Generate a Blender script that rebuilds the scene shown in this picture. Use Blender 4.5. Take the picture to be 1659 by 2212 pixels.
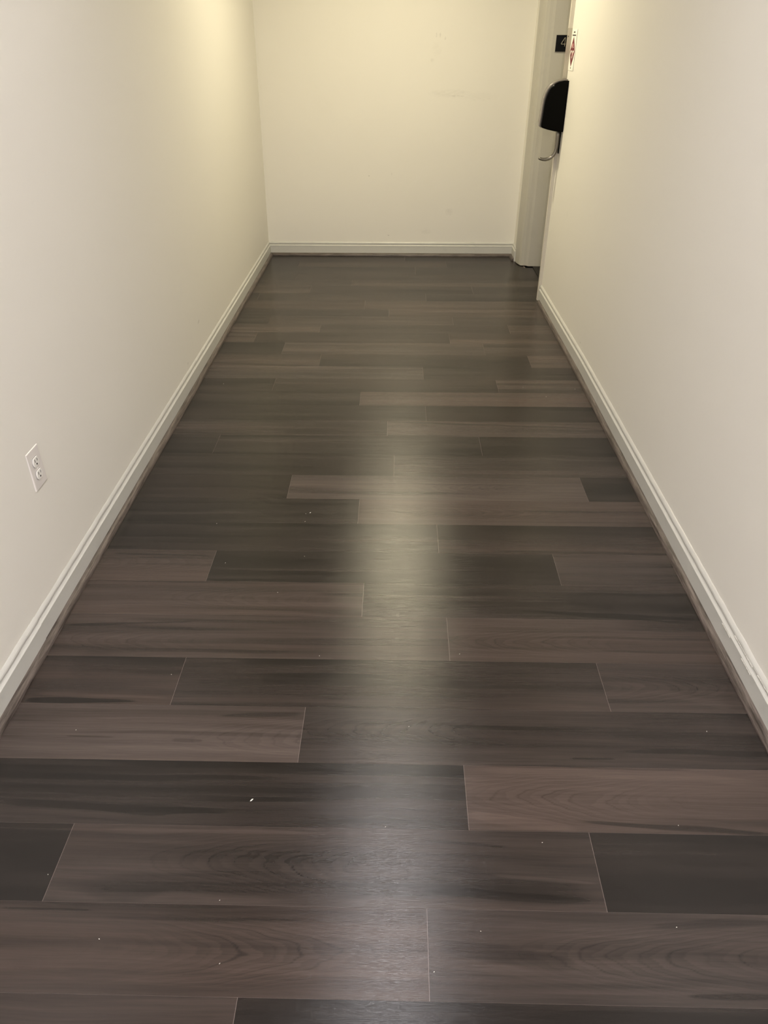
import bpy, bmesh, math, random
import numpy as np
from mathutils import Vector, Matrix
C = bpy.context.scene
for o in list(bpy.data.objects): bpy.data.objects.remove(o)
col = C.collection

# ------------------------------------------------------------------ camera
cam_d = bpy.data.cameras.new('camera'); cam = bpy.data.objects.new('camera', cam_d); col.objects.link(cam)
cam_d.sensor_fit = 'HORIZONTAL'; cam_d.sensor_width = 36.0; cam_d.lens = 36.0 * 1560 / 1659
cam_d.clip_start = 0.02
cam.location = (0, 0, 1.48)
cam.rotation_euler = (math.radians(90 - 33.7155), 0, math.radians(1.0997))
C.camera = cam
# ------------------------------------------------------------------ world and exposure
w = bpy.data.worlds.new('world'); C.world = w; w.use_nodes = True
w.node_tree.nodes['Background'].inputs[0].default_value = (0.5, 0.48, 0.46, 1)
w.node_tree.nodes['Background'].inputs[1].default_value = 0.02
C.view_settings.view_transform = 'Standard'; C.view_settings.look = 'None'
C.view_settings.gamma = 1.0; C.view_settings.use_curve_mapping = False
C.view_settings.exposure = 0.36
# ceiling lamps: x, y, colour, strength, radius
LAMPS = [(0.03, 4.60, (1.0, 0.89, 0.61), 258.0, .10),
         (0.0, 1.95, (1.0, 0.965, 1.0), 92.0, .10),
         (0.0, -0.4, (1.0, 0.965, 1.0), 190.0, .145),  # unseen, added to brighten the lower walls near the camera
         (0.0, -2.2, (1.0, 0.955, .98), 190.0, .145)]  # second unseen fill lamp, added further back for the same walls
CEIL = 2.44
XL, XR, XS, YF, YB = -1.02, 0.953, 0.902, 5.878, -2.7     # left wall, right wall, stub wall, far wall, back wall
XE, YE = 0.935, 4.745                                      # where the long right wall ends
YN, YO = 4.79, 5.70                                       # near edge and stub edge of the doorway

# ------------------------------------------------------------------ helpers
def link(name, me, mat=None, parent=None, smooth=False):
    o = bpy.data.objects.new(name, me); col.objects.link(o)
    if mat: me.materials.append(mat)
    if parent: o.parent = parent
    if smooth:
        for p in me.polygons: p.use_smooth = True
    return o
def from_bm(name, bm, mat, parent=None, smooth=False):
    bmesh.ops.recalc_face_normals(bm, faces=bm.faces[:])
    me = bpy.data.meshes.new(name); bm.to_mesh(me); bm.free()
    return link(name, me, mat, parent, smooth)
def tag(o, label=None, cat=None, group=None, kind=None):
    if label: o['label'] = label
    if cat: o['category'] = cat
    if group: o['group'] = group
    if kind: o['kind'] = kind
    return o
def empty(name, loc):
    o = bpy.data.objects.new(name, None); col.objects.link(o); o.location = loc; o.empty_display_size = .05
    return o
def box(bm, a, b):
    x0, y0, z0 = a; x1, y1, z1 = b
    v = [bm.verts.new(p) for p in ((x0,y0,z0),(x1,y0,z0),(x1,y1,z0),(x0,y1,z0),(x0,y0,z1),(x1,y0,z1),(x1,y1,z1),(x0,y1,z1))]
    for f in ((0,3,2,1),(4,5,6,7),(0,1,5,4),(1,2,6,5),(2,3,7,6),(3,0,4,7)): bm.faces.new([v[i] for i in f])
def sweep(bm, prof, p0, p1, out, seg=1, jit=None, m0=0.0, m1=0.0):
    """prof: (thickness, height); run p0->p1 on the floor; out: unit vector away from the wall; m0,m1: mitre slopes"""
    p0 = Vector(p0); p1 = Vector(p1); out = Vector(out); d = (p1 - p0).normalized()
    rings = []
    for i in range(seg + 1):
        t = i / seg
        r = []
        for th, z in prof:
            mt = m0 * th * (1 if i == 0 else 0) + m1 * th * (1 if i == seg else 0)
            p = p0.lerp(p1, t) + out * th + d * mt + Vector((0, 0, z))
            if jit: p += out * jit(p, 0) + Vector((0, 0, jit(p, 1)))
            r.append(bm.verts.new(p))
        rings.append(r)
    n = len(prof)
    for a, b in zip(rings[:-1], rings[1:]):
        for i in range(n):
            bm.faces.new((a[i], a[(i+1) % n], b[(i+1) % n], b[i]))
    bm.faces.new(rings[0]); bm.faces.new(rings[-1][::-1])
def tube(bm, pts, rad, seg=16, cap=True):
    pts = [Vector(p) for p in pts]; rings = []
    for i, p in enumerate(pts):
        d = (pts[min(i+1, len(pts)-1)] - pts[max(i-1, 0)]).normalized()
        a = d.cross(Vector((0, 1, 0)));
        if a.length < .01: a = d.cross(Vector((1, 0, 0)))
        a.normalize(); b = d.cross(a)
        r = rad[i] if isinstance(rad, (list, tuple)) else rad
        rings.append([bm.verts.new(p + r * (math.cos(k*2*math.pi/seg) * a + math.sin(k*2*math.pi/seg) * b)) for k in range(seg)])
    for r0, r1 in zip(rings[:-1], rings[1:]):
        for k in range(seg): bm.faces.new((r0[k], r0[(k+1) % seg], r1[(k+1) % seg], r1[k]))
    if cap: bm.faces.new(rings[0]); bm.faces.new(rings[-1][::-1])

# ------------------------------------------------------------------ materials
def mat(name, base=(.8,.8,.8), rough=.5, metal=0.0, spec=.5):
    m = bpy.data.materials.new(name); m.use_nodes = True
    b = m.node_tree.nodes['Principled BSDF']
    b.inputs['Base Color'].default_value = (*base, 1); b.inputs['Roughness'].default_value = rough
    b.inputs['Metallic'].default_value = metal; b.inputs['Specular IOR Level'].default_value = spec
    return m, m.node_tree, b
def node(nt, kind, **kw):
    n = nt.nodes.new(kind)
    for k, v in kw.items(): setattr(n, k, v)
    return n
def math_n(nt, op, a, b=None, c=None, clamp=False):
    n = nt.nodes.new('ShaderNodeMath'); n.operation = op; n.use_clamp = clamp
    for i, v in enumerate((a, b, c)):
        if v is None: continue
        if isinstance(v, (int, float)): n.inputs[i].default_value = v
        else: nt.links.new(v, n.inputs[i])
    return n.outputs[0]
def noise(nt, vec, scale, detail=2.0, rough=.5, vscale=None):
    if vscale:
        mp = nt.nodes.new('ShaderNodeMapping'); mp.inputs['Scale'].default_value = vscale
        nt.links.new(vec, mp.inputs['Vector']); vec = mp.outputs[0]
    n = nt.nodes.new('ShaderNodeTexNoise'); n.inputs['Scale'].default_value = scale
    n.inputs['Detail'].default_value = detail; n.inputs['Roughness'].default_value = rough
    nt.links.new(vec, n.inputs['Vector']); return n.outputs[0]
def mixc(nt, fac, a, b):
    n = nt.nodes.new('ShaderNodeMix'); n.data_type = 'RGBA'
    for s, v in ((0, fac), (6, a), (7, b)):
        if isinstance(v, tuple): n.inputs[s].default_value = (*v, 1)
        elif isinstance(v, (int, float)): n.inputs[s].default_value = v
        else: nt.links.new(v, n.inputs[s])
    return n.outputs[2]
def bump(nt, b, h, strength, dist=.001):
    n = nt.nodes.new('ShaderNodeBump'); n.inputs['Strength'].default_value = strength; n.inputs['Distance'].default_value = dist
    nt.links.new(h, n.inputs['Height']); nt.links.new(n.outputs[0], b.inputs['Normal'])

def wall_mat(name, base, marks=(), axis='x'):
    """flat latex paint with roller texture; marks: (coordinate along wall, height, half length, half height, strength, tilt)"""
    m, nt, b = mat(name, base, .62, 0, .35)
    pos = node(nt, 'ShaderNodeNewGeometry').outputs['Position']
    sep = node(nt, 'ShaderNodeSeparateXYZ'); nt.links.new(pos, sep.inputs[0])
    u = sep.outputs[0 if axis == 'x' else 1]; z = sep.outputs[2]
    soft = noise(nt, pos, 1.1, 2)
    basec = mixc(nt, soft, tuple(c * .985 for c in base), tuple(min(1, c * 1.015) for c in base))
    tot = None
    wob = noise(nt, pos, 60, 2); brk = noise(nt, pos, 30, 3, vscale=(1, 1, 3))
    for (mu, mz, hl, hh, s, tilt) in marks:
        du = math_n(nt, 'SUBTRACT', u, mu); dz = math_n(nt, 'SUBTRACT', z, mz)
        dz = math_n(nt, 'SUBTRACT', dz, math_n(nt, 'MULTIPLY', du, tilt))
        dz = math_n(nt, 'ADD', dz, math_n(nt, 'MULTIPLY', math_n(nt, 'SUBTRACT', wob, .5), hh * .8))
        a = math_n(nt, 'POWER', math_n(nt, 'DIVIDE', du, hl), 2.0); c = math_n(nt, 'POWER', math_n(nt, 'DIVIDE', dz, hh), 2.0)
        k = math_n(nt, 'SUBTRACT', 1.0, math_n(nt, 'ADD', a, c), clamp=True)
        k = math_n(nt, 'MULTIPLY', k, s)
        tot = k if tot is None else math_n(nt, 'MAXIMUM', tot, k)
    if tot is not None:
        brk2 = math_n(nt, 'MULTIPLY', math_n(nt, 'SUBTRACT', brk, .25), 2.2, clamp=True)
        tot = math_n(nt, 'MULTIPLY', tot, brk2, clamp=True)
        basec = mixc(nt, tot, basec, (.16, .14, .12))
    nt.links.new(basec, b.inputs['Base Color'])
    bump(nt, b, noise(nt, pos, 160, 3, .6), .12, .0012)
    return m
WALL = (.84, .815, .755)
far_marks = [(0.395,1.094,.035,.0022,.75,.0),(.44,1.092,.02,.0015,.5,.02),(.625,1.077,.02,.002,.5,.0),(.35,1.108,.17,.03,.10,0),(.55,1.09,.16,.03,.06,0),
    (.244,1.451,.006,.016,.22,0),(.269,1.451,.006,.018,.22,0),(.304,1.433,.007,.012,.2,.6),(.221,1.307,.016,.014,.2,0),(.25,1.37,.04,.05,.05,0),
    (-.225,.574,.006,.005,.45,0),(-.056,.587,.006,.010,.3,0),(-.079,.151,.008,.0055,.9,-.2),(.385,.322,.034,.028,.16,0),(.213,.18,.05,.025,.08,0)]
M_far = wall_mat('paint_far_wall', WALL, far_marks, 'x')
M_left = wall_mat('paint_left_wall', WALL, [(3.586,.242,.02,.006,.5,.4),(3.306,.131,.012,.006,.35,.3),(3.435,.19,.01,.004,.2,.4)], 'y')
M_right = wall_mat('paint_right_wall', WALL, [(3.631,.129,.012,.005,.4,0),(4.3,.62,.03,.02,.05,0)], 'y')
M_wall = wall_mat('paint_other_walls', WALL)
M_ceil = wall_mat('paint_ceiling', (.88, .87, .84))
def gloss_mat(name, base, rough, chips=0.0):
    m, nt, b = mat(name, base, rough, 0, .5)
    pos = node(nt, 'ShaderNodeNewGeometry').outputs['Position']
    n1 = noise(nt, pos, 14, 4)
    k = math_n(nt, 'MULTIPLY', math_n(nt, 'SUBTRACT', n1, .58), 3.0, clamp=True)
    nt.links.new(mixc(nt, k, base, tuple(c * .86 for c in base)), b.inputs['Base Color'])
    bump(nt, b, noise(nt, pos, 90, 2), .1, .001)
    return m
M_trim = gloss_mat('semi_gloss_baseboard_paint', (.60, .595, .56), .36)
M_frame = gloss_mat('taupe_door_frame_paint', (.50, .48, .425), .42)
M_framel = gloss_mat('cream_door_frame_paint', (.66, .62, .54), .4)
M_doorp = gloss_mat('taupe_door_paint', (.42, .40, .35), .45)
def plastic(name, base, rough):
    m, nt, b = mat(name, base, rough, 0, .5)
    pos = node(nt, 'ShaderNodeNewGeometry').outputs['Position']
    bump(nt, b, noise(nt, pos, 400, 2), .03, .0005); return m
M_white = plastic('white_outlet_plastic', (.80, .76, .73), .3)
M_recept = plastic('bright_receptacle_plastic', (.88, .86, .82), .28)
M_black = plastic('glossy_black_plastic', (.002, .002, .002), .1)
M_slot = plastic('dark_slot', (.015, .013, .012), .7)
M_black.node_tree.nodes['Principled BSDF'].inputs['Specular IOR Level'].default_value = .05
M_signb = plastic('black_sign_plate', (.004, .004, .005), .45)
M_signb.node_tree.nodes['Principled BSDF'].inputs['Specular IOR Level'].default_value = .1
M_digit = plastic('grey_beige_raised_lettering', (.38, .34, .27), .5)
M_paper = plastic('white_paper', (.90, .88, .82), .7)
M_red = plastic('dark_red_ink', (.16, .012, .02), .6)
M_pink = plastic('pale_red_ink', (.62, .30, .30), .6)
M_ink = plastic('dark_grey_ink', (.06, .05, .045), .6)
def steel_mat(name, base, rough):
    m, nt, b = mat(name, base, rough, 1.0)
    pos = node(nt, 'ShaderNodeNewGeometry').outputs['Position']
    bump(nt, b, noise(nt, pos, 300, 2, vscale=(8, 8, 1)), .08, .0004); return m
M_steel = steel_mat('brushed_steel', (.20, .185, .16), .35)
M_plate = steel_mat('dull_mounting_steel', (.50, .46, .38), .5)
M_thr = steel_mat('dark_threshold_metal', (.06, .055, .05), .45)
M_crumb = plastic('pale_crumb', (.85, .82, .74), .8)
M_sheen = plastic('grey_painted_sheen', (.25, .225, .205), .3)  # grey stands in for the reflection along the black housing's rim

# shoe moulding with printed wood grain, running along 'axis'
def shoe_mat(name, axis):
    m, nt, b = mat(name, (.12, .1, .09), .4, 0, .45)
    pos = node(nt, 'ShaderNodeNewGeometry').outputs['Position']
    vs = (60, 3.5, 60) if axis == 'y' else (3.5, 60, 60)
    n1 = noise(nt, pos, 2.2, 5, .6, vs); n2 = noise(nt, pos, 9, 3, .6, vs)
    n = math_n(nt, 'ADD', math_n(nt, 'MULTIPLY', n1, .7), math_n(nt, 'MULTIPLY', n2, .3))
    k = math_n(nt, 'MULTIPLY', math_n(nt, 'SUBTRACT', n, .36), 3.4, clamp=True)
    nt.links.new(mixc(nt, k, (.035, .026, .022), (.20, .165, .145)), b.inputs['Base Color'])
    bump(nt, b, n2, .2, .001); return m
M_shoe_y = shoe_mat('shoe_moulding_grain_lengthwise', 'y')
M_shoe_x = shoe_mat('shoe_moulding_grain_crosswise', 'x')

# ------------------------------------------------------------------ walls, ceiling
def lean(v):            # slight inward lean of the far left corner, as built
    return v
bm = bmesh.new()
vs = [bm.verts.new(p) for p in ((XL, YB, -.02), (XL, YF + .1, -.02), (XL + .043, YF + .1, CEIL), (XL, YB, CEIL),
                                (XL - .12, YB, -.02), (XL - .12, YF + .1, -.02), (XL - .12, YF + .1, CEIL), (XL - .12, YB, CEIL))]
for f in ((0,1,2,3),(4,7,6,5),(0,4,5,1),(3,2,6,7),(1,5,6,2),(0,3,7,4)): bm.faces.new([vs[i] for i in f])
tag(from_bm('wall_left', bm, M_left), kind='structure')
bm = bmesh.new(); box(bm, (XL - .12, YF, -.02), (XR + .4, YF + .12, CEIL))
tag(from_bm('wall_far', bm, M_far), kind='structure')
bm = bmesh.new(); box(bm, (XL - .12, YB - .12, -.02), (XR + .4, YB, CEIL))
tag(from_bm('wall_back', bm, M_wall), kind='structure')
bm = bmesh.new()
W = [(XR, YB), (XR, 3.5), (XE, YE), (XE + .15, YE), (XR + .14, YB)]      # long right wall, easing in slightly at its end
lo = [bm.verts.new((x, y, -.02)) for x, y in W]; hi = [bm.verts.new((x, y, CEIL)) for x, y in W]
for i in range(5): bm.faces.new((lo[i], lo[(i+1) % 5], hi[(i+1) % 5], hi[i]))
bm.faces.new(lo[::-1]); bm.faces.new(hi)
box(bm, (XE, YE + .001, 2.152), (XR + .14, YO, CEIL))                # over the doorway
# stub beyond the doorway
n0 = len(bm.verts)
for p in ((XS, YO, -.02), (XS, YF, -.02), (XS + .2, YF, -.02), (XS + .2, YO, -.02), (XS + .012, YO, CEIL), (XS + .012, YF, CEIL), (XS + .2, YF, CEIL), (XS + .2, YO, CEIL)):
    bm.verts.new(p)
bm.verts.ensure_lookup_table(); V = bm.verts[n0:]
for f in ((0,1,2,3),(4,7,6,5),(0,4,5,1),(1,5,6,2),(2,6,7,3),(3,7,4,0)): bm.faces.new([V[i] for i in f])
tag(from_bm('wall_right', bm, M_right), kind='structure')
bm = bmesh.new(); box(bm, (XL - .12, YB - .12, CEIL), (XR + .4, YF + .12, CEIL + .1))
tag(from_bm('ceiling', bm, M_ceil), kind='structure')

# ------------------------------------------------------------------ floor planks
rng = np.random.RandomState(7)
TAB = rng.rand(65536).astype(np.float64)
def vnoise(x, y, seed=0):
    xi = np.floor(x).astype(np.int64); yi = np.floor(y).astype(np.int64)
    fx = x - xi; fy = y - yi; fx = fx*fx*(3-2*fx); fy = fy*fy*(3-2*fy)
    def h(a, b): return TAB[(a * 7919 + b * 104729 + seed * 1299709 + (a * b) % 977) & 65535]
    return ((h(xi, yi) * (1-fx) + h(xi+1, yi) * fx) * (1-fy) + (h(xi, yi+1) * (1-fx) + h(xi+1, yi+1) * fx) * fy) * 2 - 1
def fbm(x, y, seed, octv=3):
    s = 0; a = 1; t = 0
    for i in range(octv):
        s = s + a * vnoise(x * 2**i, y * 2**i, seed + i * 17); t += a; a *= .55
    return s / t
def sstep(a, b, x):
    t = np.clip((x - a) / (b - a), 0, 1); return t*t*(3-2*t)
ROWY = [0.429,.604,.772,.946,1.117,1.29,1.464,1.644,1.804,1.97,2.139,2.303,2.477,2.647,2.817,2.966,3.126,3.279,3.437,3.602,3.772,3.948,4.114,4.258,4.402,4.545,4.716,4.876,5.046,5.179,5.343,5.529,5.70,5.86]
JOINTS = [[-.281],[.072],[-.713,.436],[.171],[-.231],[-.589,.568],[.158],[-.099],[-.61,.534],[.149],[-.136],[-.414,.729],[-.008],[-.773,.361],[-.04],[.136],
    [-.176],[-.617,.502],[.135],[-.416,.71],[-.636,.483],[-.822,.301],[-.462,.663],[-.785,.338],[-.055],[-.213],[-.929,.187],[-.601,.509],[-.324,.791],[-.732],[.127],[-.753,.363],[.05]]
TONES = [[.40,.16],[.46,.44],[.07,.42,.15],[.24,.68],[.66,.30],[.36,.30,.44],[.52,.52],[.58,.30],[.62,.20,.48],[.24,.34],[.24,.62],[.18,.70,.14],[.24,.38],[.20,.28,.14],[.42,.60],[.30,.26],  # own plank tones; nearest rows also darkened for the falloff of light
    [.26,.70],[.26,.34,.66],[.66,.34],[.50,.30,.74],[.20,.64,.50],[.70,.32,.56],[.66,.40,.64],[.34,.50,.36],[.38,.66],[.48,.62],[.26,.36,.24],[.58,.30,.36],[.42,.52],[.26,.30],[.34,.32],[.20,.50,.34],[.22]]
CATH = {(4,0):(-.28,1.19,-1),(2,1):(-.25,.86,-1),(1,0):(-.25,.68,1),(1,1):(.52,.69,-1),(3,1):(.38,1.03,-1),(6,0):(-.80,1.53,-1),(8,0):(-.80,1.90,1),(6,1):(.34,1.54,-1),(5,2):(.72,1.37,1),(1,2):(.9,.7,1),
        (11,1):(.3,2.39,-1),(4,1):(.0,1.22,-1),(7,0):(-.5,1.72,-1),(12,0):(-.5,2.56,1),(14,1):(.6,2.9,1),(10,1):(.35,2.22,1)}
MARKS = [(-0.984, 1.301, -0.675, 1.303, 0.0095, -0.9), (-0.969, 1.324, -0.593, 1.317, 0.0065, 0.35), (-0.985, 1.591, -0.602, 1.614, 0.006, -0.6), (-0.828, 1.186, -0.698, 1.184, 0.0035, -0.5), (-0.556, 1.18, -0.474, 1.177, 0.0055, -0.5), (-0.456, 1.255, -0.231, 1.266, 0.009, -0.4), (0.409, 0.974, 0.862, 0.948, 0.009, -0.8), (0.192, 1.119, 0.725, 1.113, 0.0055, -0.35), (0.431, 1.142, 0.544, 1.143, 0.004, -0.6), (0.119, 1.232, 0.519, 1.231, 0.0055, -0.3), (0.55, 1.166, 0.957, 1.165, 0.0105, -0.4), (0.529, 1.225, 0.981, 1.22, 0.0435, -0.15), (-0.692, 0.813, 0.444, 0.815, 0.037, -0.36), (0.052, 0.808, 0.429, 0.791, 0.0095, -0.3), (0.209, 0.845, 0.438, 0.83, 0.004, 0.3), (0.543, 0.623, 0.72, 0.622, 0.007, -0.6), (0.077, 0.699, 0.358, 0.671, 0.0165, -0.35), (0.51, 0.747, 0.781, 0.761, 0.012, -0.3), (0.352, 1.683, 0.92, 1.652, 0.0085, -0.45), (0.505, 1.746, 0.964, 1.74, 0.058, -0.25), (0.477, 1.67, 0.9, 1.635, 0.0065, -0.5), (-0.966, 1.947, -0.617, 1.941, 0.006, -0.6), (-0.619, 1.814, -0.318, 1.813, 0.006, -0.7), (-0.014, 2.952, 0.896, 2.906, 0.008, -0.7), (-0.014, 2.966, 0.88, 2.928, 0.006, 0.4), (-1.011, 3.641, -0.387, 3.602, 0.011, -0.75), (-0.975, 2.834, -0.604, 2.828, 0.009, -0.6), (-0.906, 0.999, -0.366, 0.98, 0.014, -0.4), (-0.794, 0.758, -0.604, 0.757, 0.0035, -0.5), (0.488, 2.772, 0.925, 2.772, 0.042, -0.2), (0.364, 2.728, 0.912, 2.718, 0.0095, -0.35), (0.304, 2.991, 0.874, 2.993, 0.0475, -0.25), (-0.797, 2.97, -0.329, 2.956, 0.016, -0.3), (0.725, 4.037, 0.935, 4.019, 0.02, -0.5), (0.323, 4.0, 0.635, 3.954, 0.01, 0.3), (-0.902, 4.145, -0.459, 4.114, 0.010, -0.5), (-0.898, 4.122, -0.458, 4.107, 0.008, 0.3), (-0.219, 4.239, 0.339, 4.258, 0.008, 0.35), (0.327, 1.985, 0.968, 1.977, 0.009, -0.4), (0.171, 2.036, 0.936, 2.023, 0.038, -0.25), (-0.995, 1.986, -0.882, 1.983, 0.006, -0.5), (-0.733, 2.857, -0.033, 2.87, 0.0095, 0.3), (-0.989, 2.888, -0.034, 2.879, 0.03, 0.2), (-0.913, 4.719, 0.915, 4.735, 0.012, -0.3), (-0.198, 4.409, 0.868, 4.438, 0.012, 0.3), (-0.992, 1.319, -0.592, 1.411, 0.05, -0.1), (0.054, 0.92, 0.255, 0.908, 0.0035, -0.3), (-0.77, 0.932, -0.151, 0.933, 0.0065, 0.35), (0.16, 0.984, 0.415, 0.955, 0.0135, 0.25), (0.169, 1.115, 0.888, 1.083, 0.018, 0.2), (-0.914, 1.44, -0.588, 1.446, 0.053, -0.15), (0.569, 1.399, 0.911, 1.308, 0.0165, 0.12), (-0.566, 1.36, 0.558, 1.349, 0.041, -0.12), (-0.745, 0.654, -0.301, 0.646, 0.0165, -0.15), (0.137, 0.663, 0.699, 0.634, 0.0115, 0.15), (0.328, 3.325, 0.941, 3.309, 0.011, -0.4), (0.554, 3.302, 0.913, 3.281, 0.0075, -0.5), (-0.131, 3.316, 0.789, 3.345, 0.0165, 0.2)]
def plank_colour(X, Y, y0, y1, tone, cath, seed):
    v = (Y - y0) / (y1 - y0)
    wy = Y + .005 * vnoise(X * 5, Y * 9, seed + 3)                       # wandering grain
    wide = fbm(X * 1.3 + seed * 3.1, wy * 26, seed, 2)                   # hand-wide bands
    mid = fbm(X * 2.2 + seed, wy * 75, seed + 40, 3)
    fine = fbm(X * 6 + seed, wy * 300, seed + 80, 3)
    long_ = sstep(.25, .75, vnoise(X * 1.7 + seed * 1.7, wy * 55, seed + 120)) * sstep(.1, .7, vnoise(X * 1.1 + seed, wy * 9, seed + 130) + .4)
    t = .45 + (tone - .45) * 1.25 + .25 * wide + .15 * mid + .08 * fine - .26 * long_
    t = t + .05 * sstep(.2, .8, vnoise(X*.9+seed, wy*40, seed+150))
    # a darker or paler half along the plank
    hs = TAB[(seed * 31) & 65535]
    half = sstep(-.10, .10, (v - .35 - .3 * TAB[(seed*57) & 65535]) + .06 * vnoise(X * 2.5, Y * 0 + seed, seed + 5))
    t = t + (half - .5) * (hs - .5) * .34
    if cath is not None:
        xc, yc, sg = cath
        F = (X - xc) * sg * 16 + ((Y - yc - .006 * vnoise(X * 6, X * 0, seed)) / .021) ** 2 * .55 + 0.5 * fbm(X * 6, Y * 26, seed + 9, 2) + .18 * vnoise(X * 30, Y * 90, seed + 12)
        win = np.exp(-((X - xc) / .24) ** 2) * sstep(0, .25, v) * sstep(1, .75, v)
        fr = np.abs((F % 1.0) - .5) * 2
        sel = sstep(-.35, .35, vnoise(np.floor(F) * 3.3 + .5, X * 3, seed + 61))
        line = sstep(.20, 0.0, fr) * (.35 + .65 * sel)
        t = t - .26 * line * win + .14 * win * ((F % 1.0) - .5)
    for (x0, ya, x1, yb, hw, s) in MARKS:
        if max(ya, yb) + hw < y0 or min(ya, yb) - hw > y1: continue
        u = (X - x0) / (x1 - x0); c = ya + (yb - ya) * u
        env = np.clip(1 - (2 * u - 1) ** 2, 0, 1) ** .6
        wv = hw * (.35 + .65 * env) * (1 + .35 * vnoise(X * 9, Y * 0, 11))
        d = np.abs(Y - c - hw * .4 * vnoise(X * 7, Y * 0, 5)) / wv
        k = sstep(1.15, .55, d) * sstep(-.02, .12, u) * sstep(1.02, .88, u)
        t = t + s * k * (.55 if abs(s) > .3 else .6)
    t = np.clip(t, -.25, 1.1)
    dark = np.array((.0085, .0061, .0054)); light = np.array((.104, .077, .066))
    tt = np.clip(.05 + .78 * t, 0, 1.05)[..., None] ** 1.25
    c = dark * (1 - tt) + light * tt
    # planks differ a little in hue: some greener and greyer, some redder
    hue = TAB[(seed * 91) & 65535] - .5
    hue = hue + .35 * vnoise(X * 1.5, wy * 20, seed + 200)
    c = c * np.stack((1 + .06 * hue, 1 - .02 * hue, 1 - .07 * hue), -1)
    return c
def build_floor():
    VV = []; CC = []; FF = []; off = 0
    rows = [(ROWY[i], ROWY[i+1], JOINTS[i], TONES[i], i) for i in range(len(JOINTS))]
    y = ROWY[0]; k = 100; rr = random.Random(4)
    while y > YB + .05:
        j0 = rr.uniform(-.9, .2); rows.append((max(y - .17, YB + .001), y, [j0, j0 + 1.14] if j0 + 1.14 < .9 else [j0], [rr.uniform(.2, .6) for _ in range(3)], k)); y -= .17; k += 1
    for (y0, y1, js, tn, idx) in rows:
        xr = 1.008 if (y0 > YN - .1 and y1 < 5.56) else (XR - .002 if y1 < 4 else XE + .004)
        if y0 > 5.60: xr = XS - .002
        edges = [XL + .002] + list(js) + [xr]
        ym = (y0 + y1) / 2
        step = .005 if ym < 2 else (.008 if ym < 3.5 else .013)
        D = max(ym, .5); dy = max(.0009, .00045 * (D * D + 2.2) / 1.48 * .9)
        if idx >= 100: step = .03; dy = .004
        for n, (xa, xb) in enumerate(zip(edges[:-1], edges[1:])):
            ga = .0005 if n else 0; gb = .0005 if n < len(edges) - 2 else 0
            gy = .00018
            nx = max(2, int((xb - xa) / step)); ny = max(6, int((y1 - y0) / dy))
            X, Y = np.meshgrid(np.linspace(xa + ga, xb - gb, nx + 1), np.linspace(y0 + gy, y1 - gy, ny + 1), indexing='xy')
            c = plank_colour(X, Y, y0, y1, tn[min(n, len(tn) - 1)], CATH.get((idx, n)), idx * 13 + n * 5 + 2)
            P = np.stack((X, Y, np.zeros_like(X)), -1).reshape(-1, 3)
            VV.append(P); CC.append(c.reshape(-1, 3))
            a = np.arange((nx + 1) * (ny + 1)).reshape(ny + 1, nx + 1) + off
            FF.append(np.stack((a[:-1, :-1], a[:-1, 1:], a[1:, 1:], a[1:, :-1]), -1).reshape(-1, 4))
            off += P.shape[0]
    # board under the planks, seen only in the hairline joints
    base = np.array([(XL, YB, -.0006), (XR, YB, -.0006), (XR, YF, -.0006), (XL, YF, -.0006)]); VV.append(base)
    CC.append(np.tile(np.array((.20, .16, .145)), (4, 1))); FF.append(np.array([[off, off+1, off+2, off+3]])); off += 4
    b2 = np.array([(XL, YB, -.05), (XR + .14, YB, -.05), (XR + .14, YF, -.05), (XL, YF, -.05)]); VV.append(b2)
    CC.append(np.tile(np.array((.1, .09, .08)), (4, 1))); FF.append(np.array([[off, off+3, off+2, off+1]])); off += 4
    VV = np.concatenate(VV); CC = np.concatenate(CC); FF = np.concatenate(FF)
    me = bpy.data.meshes.new('floor')
    me.vertices.add(len(VV)); me.vertices.foreach_set('co', VV.astype(np.float32).ravel())
    me.loops.add(FF.size); me.loops.foreach_set('vertex_index', FF.astype(np.int32).ravel())
    me.polygons.add(len(FF)); me.polygons.foreach_set('loop_start', np.arange(0, FF.size, 4, dtype=np.int32))
    me.update(calc_edges=True); me.validate()
    at = me.color_attributes.new('grain', 'FLOAT_COLOR', 'POINT')
    buf = np.ones((len(VV), 4), np.float32); buf[:, :3] = CC; at.data.foreach_set('color', buf.ravel())
    return me
m, nt, b = mat('dark_vinyl_wood_planks', (.1, .08, .07), .36, 0, .5)
att = node(nt, 'ShaderNodeAttribute', attribute_name='grain')
pos = node(nt, 'ShaderNodeNewGeometry').outputs['Position']
g1 = noise(nt, pos, 1.0, 3, .6, (14, 700, 1)); g2 = noise(nt, pos, 1.0, 2, .5, (30, 1500, 1))
g3 = noise(nt, pos, 1.0, 2, .5, (5, 190, 1))
k = math_n(nt, 'ADD', math_n(nt, 'MULTIPLY', g1, .45), math_n(nt, 'MULTIPLY', g3, .35))
vari = math_n(nt, 'ADD', .6, k)
sc = node(nt, 'ShaderNodeVectorMath', operation='SCALE'); nt.links.new(att.outputs['Color'], sc.inputs[0]); nt.links.new(vari, sc.inputs['Scale'])
nt.links.new(sc.outputs[0], b.inputs['Base Color'])
hh = math_n(nt, 'ADD', math_n(nt, 'MULTIPLY', g1, .65), math_n(nt, 'MULTIPLY', g2, .35))
bump(nt, b, hh, .40, .0008)
rg = math_n(nt, 'ADD', .165, math_n(nt, 'MULTIPLY', g3, .12)); nt.links.new(rg, b.inputs['Roughness'])
b.inputs['Specular IOR Level'].default_value = .52
b.inputs['Anisotropic'].default_value = .9
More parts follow.
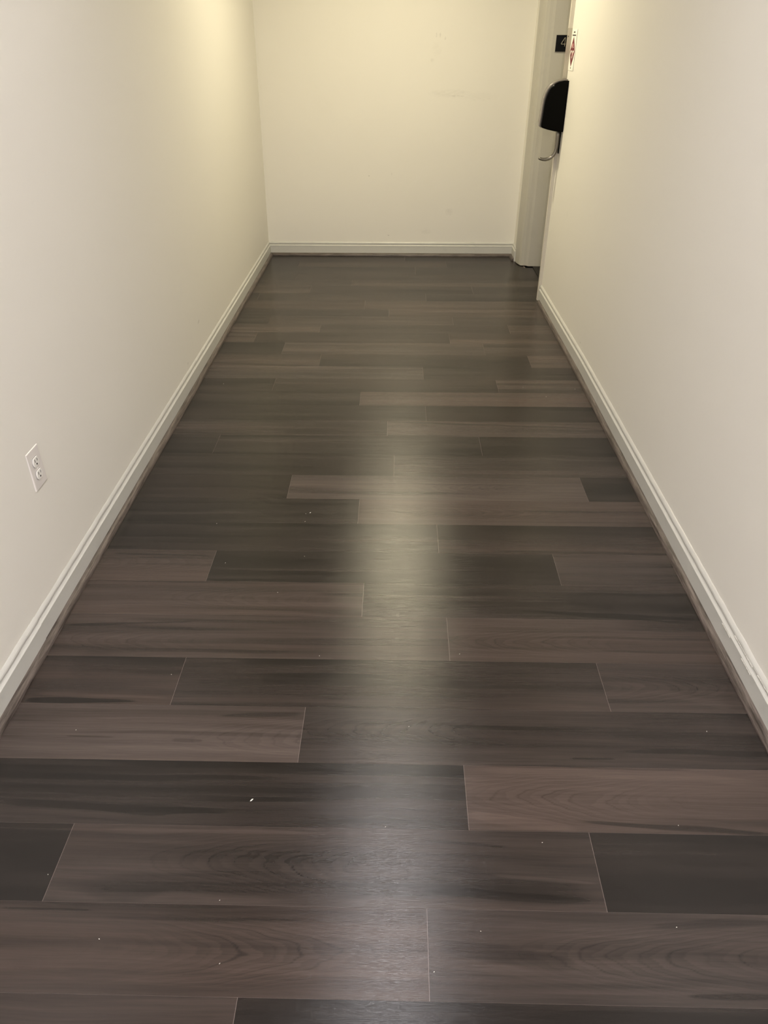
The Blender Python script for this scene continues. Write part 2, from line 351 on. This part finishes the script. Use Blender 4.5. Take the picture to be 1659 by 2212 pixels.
tg = node(nt, 'ShaderNodeCombineXYZ'); tg.inputs[1].default_value = 1.0; nt.links.new(tg.outputs[0], b.inputs['Tangent'])
tag(link('floor', build_floor(), m), kind='structure')

# ------------------------------------------------------------------ baseboards and shoe mouldings
BASE = [(0, 0), (.014, 0), (.014, .0685), (.0152, .0705), (.0148, .0730), (.0118, .0752), (.0088, .0762), (.0072, .0790), (.0074, .0835), (.0092, .0868), (.0098, .0900), (.0086, .0940), (.0058, .0975), (.0030, .1000), (0, .1015)]
SHOE = [(.014, 0)] + [(.014 + .018 * math.cos(a), .019 * math.sin(a)) for a in [i * math.pi / 14 for i in range(8)]]
def cl(p, k):
    return 0.0
def paint_lumps(seed, near):
    def j(p, k):
        if p.z < .08: return 0.0
        yy = p.y
        amp = .0012 if yy < near else .0005
        return amp * math.sin(yy * 61 + seed) * math.sin(yy * 23.7 + seed * 2) if k == 1 else amp * .6 * math.sin(yy * 47 + seed * 3)
    return j
bm = bmesh.new()
sweep(bm, BASE, (XL, 1.5125, 0), (XL, YF, 0), (1, 0, 0), 160, paint_lumps(1, 2.2), m1=-1)
sweep(bm, BASE, (XL + .002, YB, .0), (XL + .002, 1.5115, .001), (1, 0, 0), 90, paint_lumps(2.3, 2.2))
tag(from_bm('baseboard_left', bm, M_trim), kind='structure')
bm = bmesh.new()
sweep(bm, BASE, (XR, YB, 0), (XR, 3.5, 0), (-1, 0, 0), 200, paint_lumps(4, 1.9))
sweep(bm, BASE, (XR, 3.5, 0), (XE, YE - .003, 0), (-1, 0, 0), 4)
sweep(bm, BASE, (XS, 5.705, 0), (XS, YF, 0), (-1, 0, 0), 2, m1=-1)
tag(from_bm('baseboard_right', bm, M_trim), kind='structure')
bm = bmesh.new()
sweep(bm, BASE, (XL, YF, 0), (XS, YF, 0), (0, -1, 0), 40, None, m0=1, m1=-1)
tag(from_bm('baseboard_far', bm, M_trim), kind='structure')
bm = bmesh.new(); sweep(bm, BASE, (XL, YB, 0), (XR, YB, 0), (0, 1, 0)); tag(from_bm('baseboard_back', bm, M_trim), kind='structure')
def shoe_j(s):
    return lambda p, k: (.0012 * math.sin((p.x + p.y) * 3.1 + s) if k == 0 else 0)
bm = bmesh.new(); sweep(bm, SHOE, (XL, YB, 0), (XL, YF, 0), (1, 0, 0), 60, shoe_j(1), m1=-1)
tag(from_bm('trim_1', bm, M_shoe_y), kind='structure')
bm = bmesh.new(); sweep(bm, SHOE, (XL, YF, 0), (XS, YF, 0), (0, -1, 0), 40, lambda p, k: (.004 * math.cos((p.x - .1) * 1.6) - .002 if k == 0 and p.y < YF - .0145 else 0), m0=1, m1=-1)
tag(from_bm('trim_2', bm, M_shoe_x), kind='structure')
bm = bmesh.new(); sweep(bm, SHOE, (XR, YB, 0), (XR, 3.5, 0), (-1, 0, 0), 50)
sweep(bm, SHOE, (XR, 3.5, 0), (XE + .006, 4.70, 0), (-1, 0, 0), 10)
sweep(bm, SHOE, (XS, 5.72, 0), (XS, YF, 0), (-1, 0, 0), 2, m1=-1)
tag(from_bm('trim_3', bm, M_shoe_y), kind='structure')
# loose flakes of peeling paint along the top of the right baseboard
rr = random.Random(11)
bm = bmesh.new()
def ribbon(ya, yb, z, th, hmax, n=26):
    prev = None
    for i in range(n + 1):
        yy = ya + (yb - ya) * i / n; e = math.sin(math.pi * i / n)
        a = bm.verts.new((XR - th, yy, z)); h_ = hmax * e * rr.uniform(.3, 1)
        c = bm.verts.new((XR - th - .001 - rr.uniform(0, .0012), yy, z + h_))
        if prev: bm.faces.new((prev[0], a, c, prev[1]))
        prev = (a, c)
for ya, yb, z, th, h_ in ((1.50, 1.56, .0700, .0155, .0022), (1.36, 1.42, .0700, .0155, .0022), (1.37, 1.49, .0880, .0105, .003), (1.22, 1.34, .0900, .010, .0035)): ribbon(ya, yb, z, th, h_)
pf = from_bm('peeling_paint', bm, M_paper)
pf.modifiers.new('thickness', 'SOLIDIFY').thickness = .0005
pf.parent = bpy.data.objects['baseboard_right']

# ------------------------------------------------------------------ doorway on the right
door = empty('door_1', (1.0, 5.2, 0)); tag(door, 'taupe metal doorway set back in right wall near far end', 'door', kind='structure')
def rel(bm, o=(1.0, 5.2, 0)): bmesh.ops.translate(bm, verts=bm.verts[:], vec=(-o[0], -o[1], -o[2]))
# far jamb: bull-nosed metal return
far = [(XS - .002, 5.74), (XS - .006, 5.725), (.897, 5.700), (.899, 5.66), (.903, 5.625), (.910, 5.598), (.922, 5.580), (.940, 5.571), (.957, 5.567), (.975, 5.559), (1.05, 5.546), (1.18, 5.545), (1.18, 5.74)]
bm = bmesh.new()
lo = [bm.verts.new((x, y, .004 + (.003 if i % 3 else 0))) for i, (x, y) in enumerate(far)]
hi = [bm.verts.new((x + .002, y, 2.15)) for x, y in far]
n = len(far)
for i in range(n): bm.faces.new((lo[i], lo[(i+1) % n], hi[(i+1) % n], hi[i]))
bm.faces.new(lo[::-1]); bm.faces.new(hi)
rel(bm); fj = from_bm('far_jamb', bm, M_frame, door)
# near jamb: thin cream frame wrapping the wall end
bm = bmesh.new(); box(bm, (.916, YE, 0), (.938, YE + .030, 2.15)); box(bm, (.9381, YE, 0), (1.13, YE + .060, 2.15))
bmesh.ops.bevel(bm, geom=[e for e in bm.edges if abs(e.verts[0].co.z - e.verts[1].co.z) > 1], offset=.003, segments=2, affect='EDGES')
rel(bm); from_bm('near_jamb', bm, M_framel, door)
bm = bmesh.new(); box(bm, (.916, 4.806, 2.08), (1.13, 5.60, 2.15)); rel(bm); from_bm('door_head', bm, M_framel, door)
bm = bmesh.new(); box(bm, (1.118, 4.806, .008), (1.17, 5.545, 2.08)); rel(bm); from_bm('door_panel', bm, M_doorp, door)
bm = bmesh.new()
box(bm, (1.009, 4.806, -.004), (1.17, 5.545, .005))
for i in range(4): box(bm, (1.02 + i * .016, 4.806, .005), (1.026 + i * .016, 5.545, .007))
rel(bm); from_bm('threshold', bm, M_thr, door)

# ------------------------------------------------------------------ floor number sign on the far jamb
sg = empty('floor_number_sign', (1.044, 5.545, 1.41)); tag(sg, 'small black plate with raised number 4 on the taupe door jamb', 'sign')
ang = math.atan2(5.546 - 5.559, 1.05 - .975)
sg.rotation_euler = (0, 0, ang); sg.location = (1.044, 5.5465 - .0030, 1.409)
bm = bmesh.new(); box(bm, (-.047, -.0035, -.045), (.047, .0018, .045)); from_bm('plate', bm, M_signb, sg)
bm = bmesh.new(); 
for a, b_ in (((-.048, -.046), (.048, -.045)), ((-.048, .045), (.048, .046)), ((-.048, -.045), (-.047, .045)), ((.047, -.045), (.048, .045))):
    box(bm, (a[0], -.003, a[1]), (b_[0], .0018, b_[1]))
from_bm('edge', bm, M_digit, sg)
bm = bmesh.new()
tube(bm, [(.010, -.0045, -.016), (.010, -.0045, .031), (.0075, -.0045, .0315), (-.013, -.0045, -.001), (-.0125, -.0045, -.004), (.015, -.0045, -.004)], .0016, 8)
from_bm('digit_four', bm, M_digit, sg)
bm = bmesh.new()
for dx, dz in ((0, 0), (.004, 0), (.004, -.004), (-.006, -.004)):
    bmesh.ops.create_uvsphere(bm, u_segments=8, v_segments=6, radius=.0011, matrix=Matrix.Translation((dx, -.0035, -.029 + dz)))
from_bm('braille', bm, M_signb, sg)

# ------------------------------------------------------------------ warning sign on the right wall
ws = empty('warning_sign', (XE + .0005, 4.672, 1.390)); tag(ws, 'narrow white notice with red diamond emblem on right wall beside doorway', 'sign')
def flat(bm, pts, x):   # polygon on the sign; pts = (s, z), s runs along the wall towards the far end
    top = [bm.verts.new((x, s, z)) for s, z in pts]; bot = [bm.verts.new((x + .0006, s, z)) for s, z in pts]
    bm.faces.new(top); bm.faces.new(bot[::-1]); n = len(pts)
    for i in range(n): bm.faces.new((top[i], bot[i], bot[(i+1) % n], top[(i+1) % n]))
ws.rotation_euler = (0, 0, math.atan2(.010, 1.245))
bm = bmesh.new(); flat(bm, [(-.066,-.095),(.066,-.095),(.066,.095),(-.066,.095)], -.0012); from_bm('paper', bm, M_paper, ws)
def star(rx, rz, cz, k):   # diamond with outward curved sides
    P = []
    for q in range(4):
        a0 = q * math.pi / 2
        for i in range(6):
            a = a0 + i / 6 * math.pi / 2
            r = 1 / ((abs(math.cos(a)) ** k + abs(math.sin(a)) ** k) ** (1 / k))
            P.append((rx * r * math.cos(a), cz + rz * r * math.sin(a)))
    return P
bm = bmesh.new(); flat(bm, star(.058, .068, -.008, 1.12), -.0020); em = from_bm('emblem', bm, M_red, ws)
bm = bmesh.new(); flat(bm, star(.040, .034, -.010, 1.25), -.0027); from_bm('emblem_field', bm, M_paper, em)
bm = bmesh.new()
flat(bm, [(-.007,-.042),(.007,-.042),(.010,.020),(-.010,.020)], -.0033)
flat(bm, [(-.034,-.002),(.034,-.002),(.030,.010),(-.030,.010)], -.0034)
flat(bm, [(.014,-.034),(.026,-.024),(.020,-.010),(.012,-.016)], -.0034)
from_bm('emblem_figure', bm, M_red, em)
bm = bmesh.new(); flat(bm, [(-.020,.014),(.018,.016),(.010,.030),(-.012,.029)], -.0035); from_bm('emblem_shade', bm, M_pink, em)
bm = bmesh.new(); flat(bm, [(-.036,-.026),(-.016,-.030),(-.018,-.012),(-.034,-.010)], -.0035)
from_bm('emblem_shade', bm, M_pink, em)
rr = random.Random(5)
def glyphs(z, s0, s1, h_):
    bm = bmesh.new(); p = s0
    while p < s1:
        wd = rr.uniform(.003, .005); flat(bm, [(p, z), (p + wd, z), (p + wd, z + h_), (p, z + h_)], -.0019); p += wd + .0018
    from_bm('lettering', bm, M_ink, ws)
glyphs(.078, -.018, .018, .006); glyphs(.064, -.042, .040, .006); glyphs(-.086, -.010, .006, .006)

# ------------------------------------------------------------------ black domed housing with steel lever at the doorway edge
hd = empty('lever_handle', (.926, 4.703, .989)); tag(hd, 'black domed wall housing with curved steel lever below, at the doorway edge', 'handle')
def relh(bm): bmesh.ops.translate(bm, verts=bm.verts[:], vec=(-.94, -4.76, -.98))
bm = bmesh.new(); box(bm, (.9235, 4.7955, .873), (.9475, 4.7995, 1.480))
bmesh.ops.bevel(bm, geom=bm.edges[:], offset=.0008, segments=1, affect='EDGES')
relh(bm); pl = from_bm('mounting_plate', bm, M_plate, hd)
for z in (1.443, .908):
    bm = bmesh.new(); bmesh.ops.create_uvsphere(bm, u_segments=12, v_segments=8, radius=.0034, matrix=Matrix.Translation((.930, 4.7955, z)) @ Matrix.Diagonal((1, .6, 1, 1)))
    relh(bm); from_bm('screw', bm, M_steel, pl, True)
prof = [(.950,1.238),(.925,1.2385),(.900,1.234),(.880,1.226),(.862,1.213),(.847,1.194),(.836,1.170),(.829,1.140),(.826,1.100),(.8235,1.060),(.8205,1.022),(.8215,1.012),(.830,1.006),(.860,.997),(.900,.989),(.948,.985),(.950,.990)]
def housing(name, y0, y1, off, m, bev):
    cxz = (.90, 1.08); P = []
    for x, z in prof:
        if x < .9455: x -= off * .9
        if z > 1.1: z += off * .6
        P.append((x, z))
    bm = bmesh.new(); ra = [bm.verts.new((x, y0, z)) for x, z in P]; rb = [bm.verts.new((x, y1, z)) for x, z in P]; n = len(P)
    bm.faces.new(ra); bm.faces.new(rb[::-1])
    for i in range(n): bm.faces.new((ra[i], rb[i], rb[(i+1) % n], ra[(i+1) % n]))
    bmesh.ops.recalc_face_normals(bm, faces=bm.faces[:])
    ed = [e for e in bm.edges if abs(e.verts[0].co.y - e.verts[1].co.y) < 1e-6 and abs(e.verts[0].co.y - y0) < 1e-6]
    bmesh.ops.bevel(bm, geom=ed, offset=bev, segments=4, affect='EDGES', clamp_overlap=True)
    relh(bm); o = from_bm(name, bm, m, hd, True); o.modifiers.new('n', 'WEIGHTED_NORMAL'); return o
housing('sheen_rim', 4.752, 4.795, .008, M_sheen, .004)['label'] = 'back part of the housing, grey painted in for its rim sheen'
housing('cover', 4.718, 4.7518, 0, M_black, .009)
# lever: flat steel bar, curving out from the wall
cl_ = [(.930,1.000),(.930,.960),(.9300,.925),(.929,.900),(.925,.880),(.917,.863),(.905,.850),(.890,.842),(.873,.838),(.855,.839),(.842,.842),(.833,.845)]
bm = bmesh.new(); rings = []
for i, (x, z) in enumerate(cl_):
    a = Vector(cl_[max(i-1, 0)]); c_ = Vector(cl_[min(i+1, len(cl_)-1)]); d = (c_ - a).normalized(); nn = Vector((-d.y, d.x))
    th = .0092 if i < 9 else .0092 - .0009 * (i - 8); r = []
    for k in range(12):
        A = k * math.pi / 6; u = math.copysign(abs(math.cos(A)) ** .6, math.cos(A)) * th; v = math.copysign(abs(math.sin(A)) ** .6, math.sin(A)) * .011
        r.append(bm.verts.new((x + nn.x * u, 4.757 + v, z + nn.y * u)))
    rings.append(r)
for r0, r1 in zip(rings[:-1], rings[1:]):
    for k in range(12): bm.faces.new((r0[k], r0[(k+1) % 12], r1[(k+1) % 12], r1[k]))
bm.faces.new(rings[0]); bm.faces.new(rings[-1][::-1])
relh(bm); lv = from_bm('lever', bm, M_steel, hd, True); lv['label'] = 'curved brushed steel lever'
bm = bmesh.new(); box(bm, (.9445, 4.770, .868), (.9535, 4.794, .984))
relh(bm); from_bm('shadow_strip', bm, M_black, hd)  # black strip standing in for the shadow band beside the lever

# ------------------------------------------------------------------ duplex outlet on the left wall
ox = XL + .0090
out = empty('wall_outlet', (ox - .004, 1.7387, .4565)); tag(out, 'white duplex electrical outlet low on the left wall', 'outlet')
def rrect(w_, h_, r, n=5):
    P = []
    for cx, cz, a0 in ((w_-r, h_-r, 0), (-w_+r, h_-r, 90), (-w_+r, -h_+r, 180), (w_-r, -h_+r, 270)):
        for i in range(n + 1):
            a = math.radians(a0 + 90 * i / n); P.append((cx + r * math.cos(a), cz + r * math.sin(a)))
    return P
def slab(bm, loops):   # loops: (list of (y,z), x) from back to front, closed at both ends
    R = [[bm.verts.new((x, y, z)) for y, z in P] for P, x in loops]
    for a, c_ in zip(R[:-1], R[1:]):
        n = len(a)
        for i in range(n): bm.faces.new((a[i], a[(i+1) % n], c_[(i+1) % n], c_[i]))
    bm.faces.new(R[0][::-1]); bm.faces.new(R[-1])
bm = bmesh.new()
slab(bm, [(rrect(.0365, .0585, .002), .0), (rrect(.0365, .0585, .002), .0045), (rrect(.0355, .0575, .002), .0058), (rrect(.034, .056, .003), .0064)])
from_bm('cover_plate', bm, M_white, out)
def face_shape(s=1.0):
    P = []
    for i in range(28):
        a = 2 * math.pi * i / 28; y = .0172 * math.cos(a); z = .0172 * math.sin(a); z = max(-.0135, min(.0135, z)); P.append((y * s, z * s))
    return P
for zc in (.0195, -.0195):
    bm = bmesh.new()
    slab(bm, [([(y, z + zc) for y, z in face_shape(1.06)], .0060), ([(y, z + zc) for y, z in face_shape(1.06)], .0066)])
    ring = from_bm('receptacle', bm, M_slot, out)
    bm = bmesh.new()
    slab(bm, [([(y, z + zc) for y, z in face_shape()], .0060), ([(y, z + zc) for y, z in face_shape()], .0090), ([(y, z + zc) for y, z in face_shape(.96)], .0096)])
    from_bm('receptacle_face', bm, M_recept, ring)
    bm = bmesh.new()
    box(bm, (.0094, -.0078, zc + .0005), (.0099, -.0055, zc + .0095)); box(bm, (.0094, .0055, zc + .001), (.0099, .0075, zc + .0085))
    tube(bm, [(.0094, 0, zc - .0062), (.0100, 0, zc - .0062)], .0028, 12)
    from_bm('slots', bm, M_slot, ring)
bm = bmesh.new(); tube(bm, [(.006, 0, 0), (.0074, 0, 0)], .0032, 12); from_bm('screw', bm, M_recept, out)

# ------------------------------------------------------------------ crumbs on the floor
rr = random.Random(3)
CR = [(-0.325,1.012,3.4,'white sliver of debris, the long one left of centre on the lower floor'),(0.795,1.23,1.9,'round white crumb near the lower end of the right baseboard'),(-0.314,2.207,2.6,'pale slanted sliver with two specks beside it on mid floor'),
      (0.082,0.654,1.7,'white crumb beside the end joint at the bottom of the floor'),(-0.571,0.701,1.7,'white crumb alone near the bottom left of the floor'),(0.566,0.745,1.7,'white crumb near the bottom right of the floor'),
      (-0.724,0.828,1.5,'pale crumb on the end joint of the very dark plank at lower left'),(-0.006,2.788,-2.2,'small black speck in the glare on the floor')]
SM = [
    (-0.015, 0.951, 'on the plank seam at centre, just above the bottom glare'),
    (0.329, 0.92, 'right of the bottom glare, left of the short dark plank end'),
    (0.64, 0.967, 'beside the long black streak at lower right'),
    (-0.351, 0.781, 'on the lower left seam below the slim dark half plank'),
    (-0.326, 0.661, 'low in the bottom left plank, right of its curved grain'),
    (-0.806, 1.204, 'on the pale plank close to the lower left baseboard'),
    (-0.614, 1.398, 'just left of the dark plank end by the lower left wall'),
    (-0.327, 2.149, 'below the slanted sliver on mid floor'),
    (-0.37, 1.752, 'on the paler plank under the left middle joint'),
    (-0.566, 1.901, 'just right of the slanted joint near the left baseboard'),
    (-0.306, 1.942, 'on the dark plank left of the middle glare'),
    (-0.212, 1.477, 'on the seam left of the lower glare'),
    (0.187, 1.492, 'just right of the short joint beside the lower glare'),
    (-0.872, 3.364, 'far left, next to the left baseboard'),
    (0.628, 3.347, 'at the far right, the one furthest from the right wall'),
    (0.882, 3.33, 'against the shoe moulding at the far right'),
    (0.725, 3.24, 'at the far right between two others, the nearest of the three'),
    (-0.644, 2.131, 'on the dark plank by the left wall at mid floor'),
    (0.04, 1.231, 'in the middle of the lower glare'),
    (0.177, 0.73, 'on the seam at the bottom, right of the last glare'),
    (-0.33, 2.2, 'immediately left of the slanted sliver on mid floor')]
def crumb(x, y, s, long_, m):
    bm = bmesh.new(); bmesh.ops.create_icosphere(bm, subdivisions=1, radius=1.0)
    a = rr.uniform(0, 3.14) if long_ < 1.6 else rr.uniform(.7, 1.1)
    for v in bm.verts: v.co = Vector((v.co.x * s * long_, v.co.y * s * .6, v.co.z * s * .45)) * rr.uniform(.75, 1.1)
    zmin = min(v.co.z for v in bm.verts)
    bmesh.ops.translate(bm, verts=bm.verts[:], vec=(0, 0, -zmin))
    o = from_bm('floor_crumb', bm, m); o.location = (x, y, 0); o.rotation_euler = (0, 0, a); return o
for x, y, s, lab in CR:
    tag(crumb(x, y, abs(s) * .00082, 2.0 if 'sliver' in lab else 1.1, M_ink if s < 0 else M_crumb), lab, 'crumb', 'crumbs scattered on the floor')
for x, y, where in SM:
    tag(crumb(x, y, .0009 + .00015 * y, rr.uniform(1, 1.8), M_crumb), 'tiny pale speck ' + where, 'crumb', 'crumbs scattered on the floor')

# ------------------------------------------------------------------ ceiling lamps (above the frame; the two rear ones are added fill)
names = ['warm frosted disc ceiling light nearest the far wall', 'cool frosted disc ceiling light over the middle of the corridor', 'added fill light on the ceiling just behind the viewpoint', 'added fill light on the ceiling nearest the back wall']
for (lx, ly, lc, ls, lr), lab in zip(LAMPS, names):
    t = empty('ceiling_light', (lx, ly, CEIL)); tag(t, lab, 'lamp')
    m, nt, b = mat('lit_glass_' + str(int(ly * 10)), (.9, .88, .82), .4)
    b.inputs['Emission Color'].default_value = (*lc, 1); b.inputs['Emission Strength'].default_value = ls
    bm = bmesh.new(); R = lr; prof = [(R * math.cos(a), -.012 - .012 * math.sin(a)) for a in [i * math.pi / 20 for i in range(11)]]
    rings = [[bm.verts.new((r * math.cos(k * math.pi / 16), r * math.sin(k * math.pi / 16), z)) for k in range(32)] for r, z in prof[:-1]]
    for r0, r1 in zip(rings[:-1], rings[1:]):
        for k in range(32): bm.faces.new((r0[k], r0[(k+1) % 32], r1[(k+1) % 32], r1[k]))
    bm.faces.new(rings[-1])
    bm.faces.new(rings[0][::-1]); from_bm('glass_diffuser', bm, m, t, True)
    bm = bmesh.new(); tube(bm, [(0, 0, 0), (0, 0, -.011)], lr + .005, 40); from_bm('base', bm, M_trim, t)
    bm = bmesh.new(); P = [(lr + .005, 0), (lr + .005, -.032), (lr + .011, -.035), (lr + .017, -.032), (lr + .017, 0)]
    rings = [[bm.verts.new((r * math.cos(k * math.pi / 20), r * math.sin(k * math.pi / 20), z)) for k in range(40)] for r, z in P]
    for r0, r1 in zip(rings, rings[1:] + rings[:1]):
        for k in range(40): bm.faces.new((r0[k], r0[(k+1) % 40], r1[(k+1) % 40], r1[k]))
    from_bm('cutoff_collar', bm, M_trim, t, True)  # unseen ring, added to cut grazing light onto the upper walls
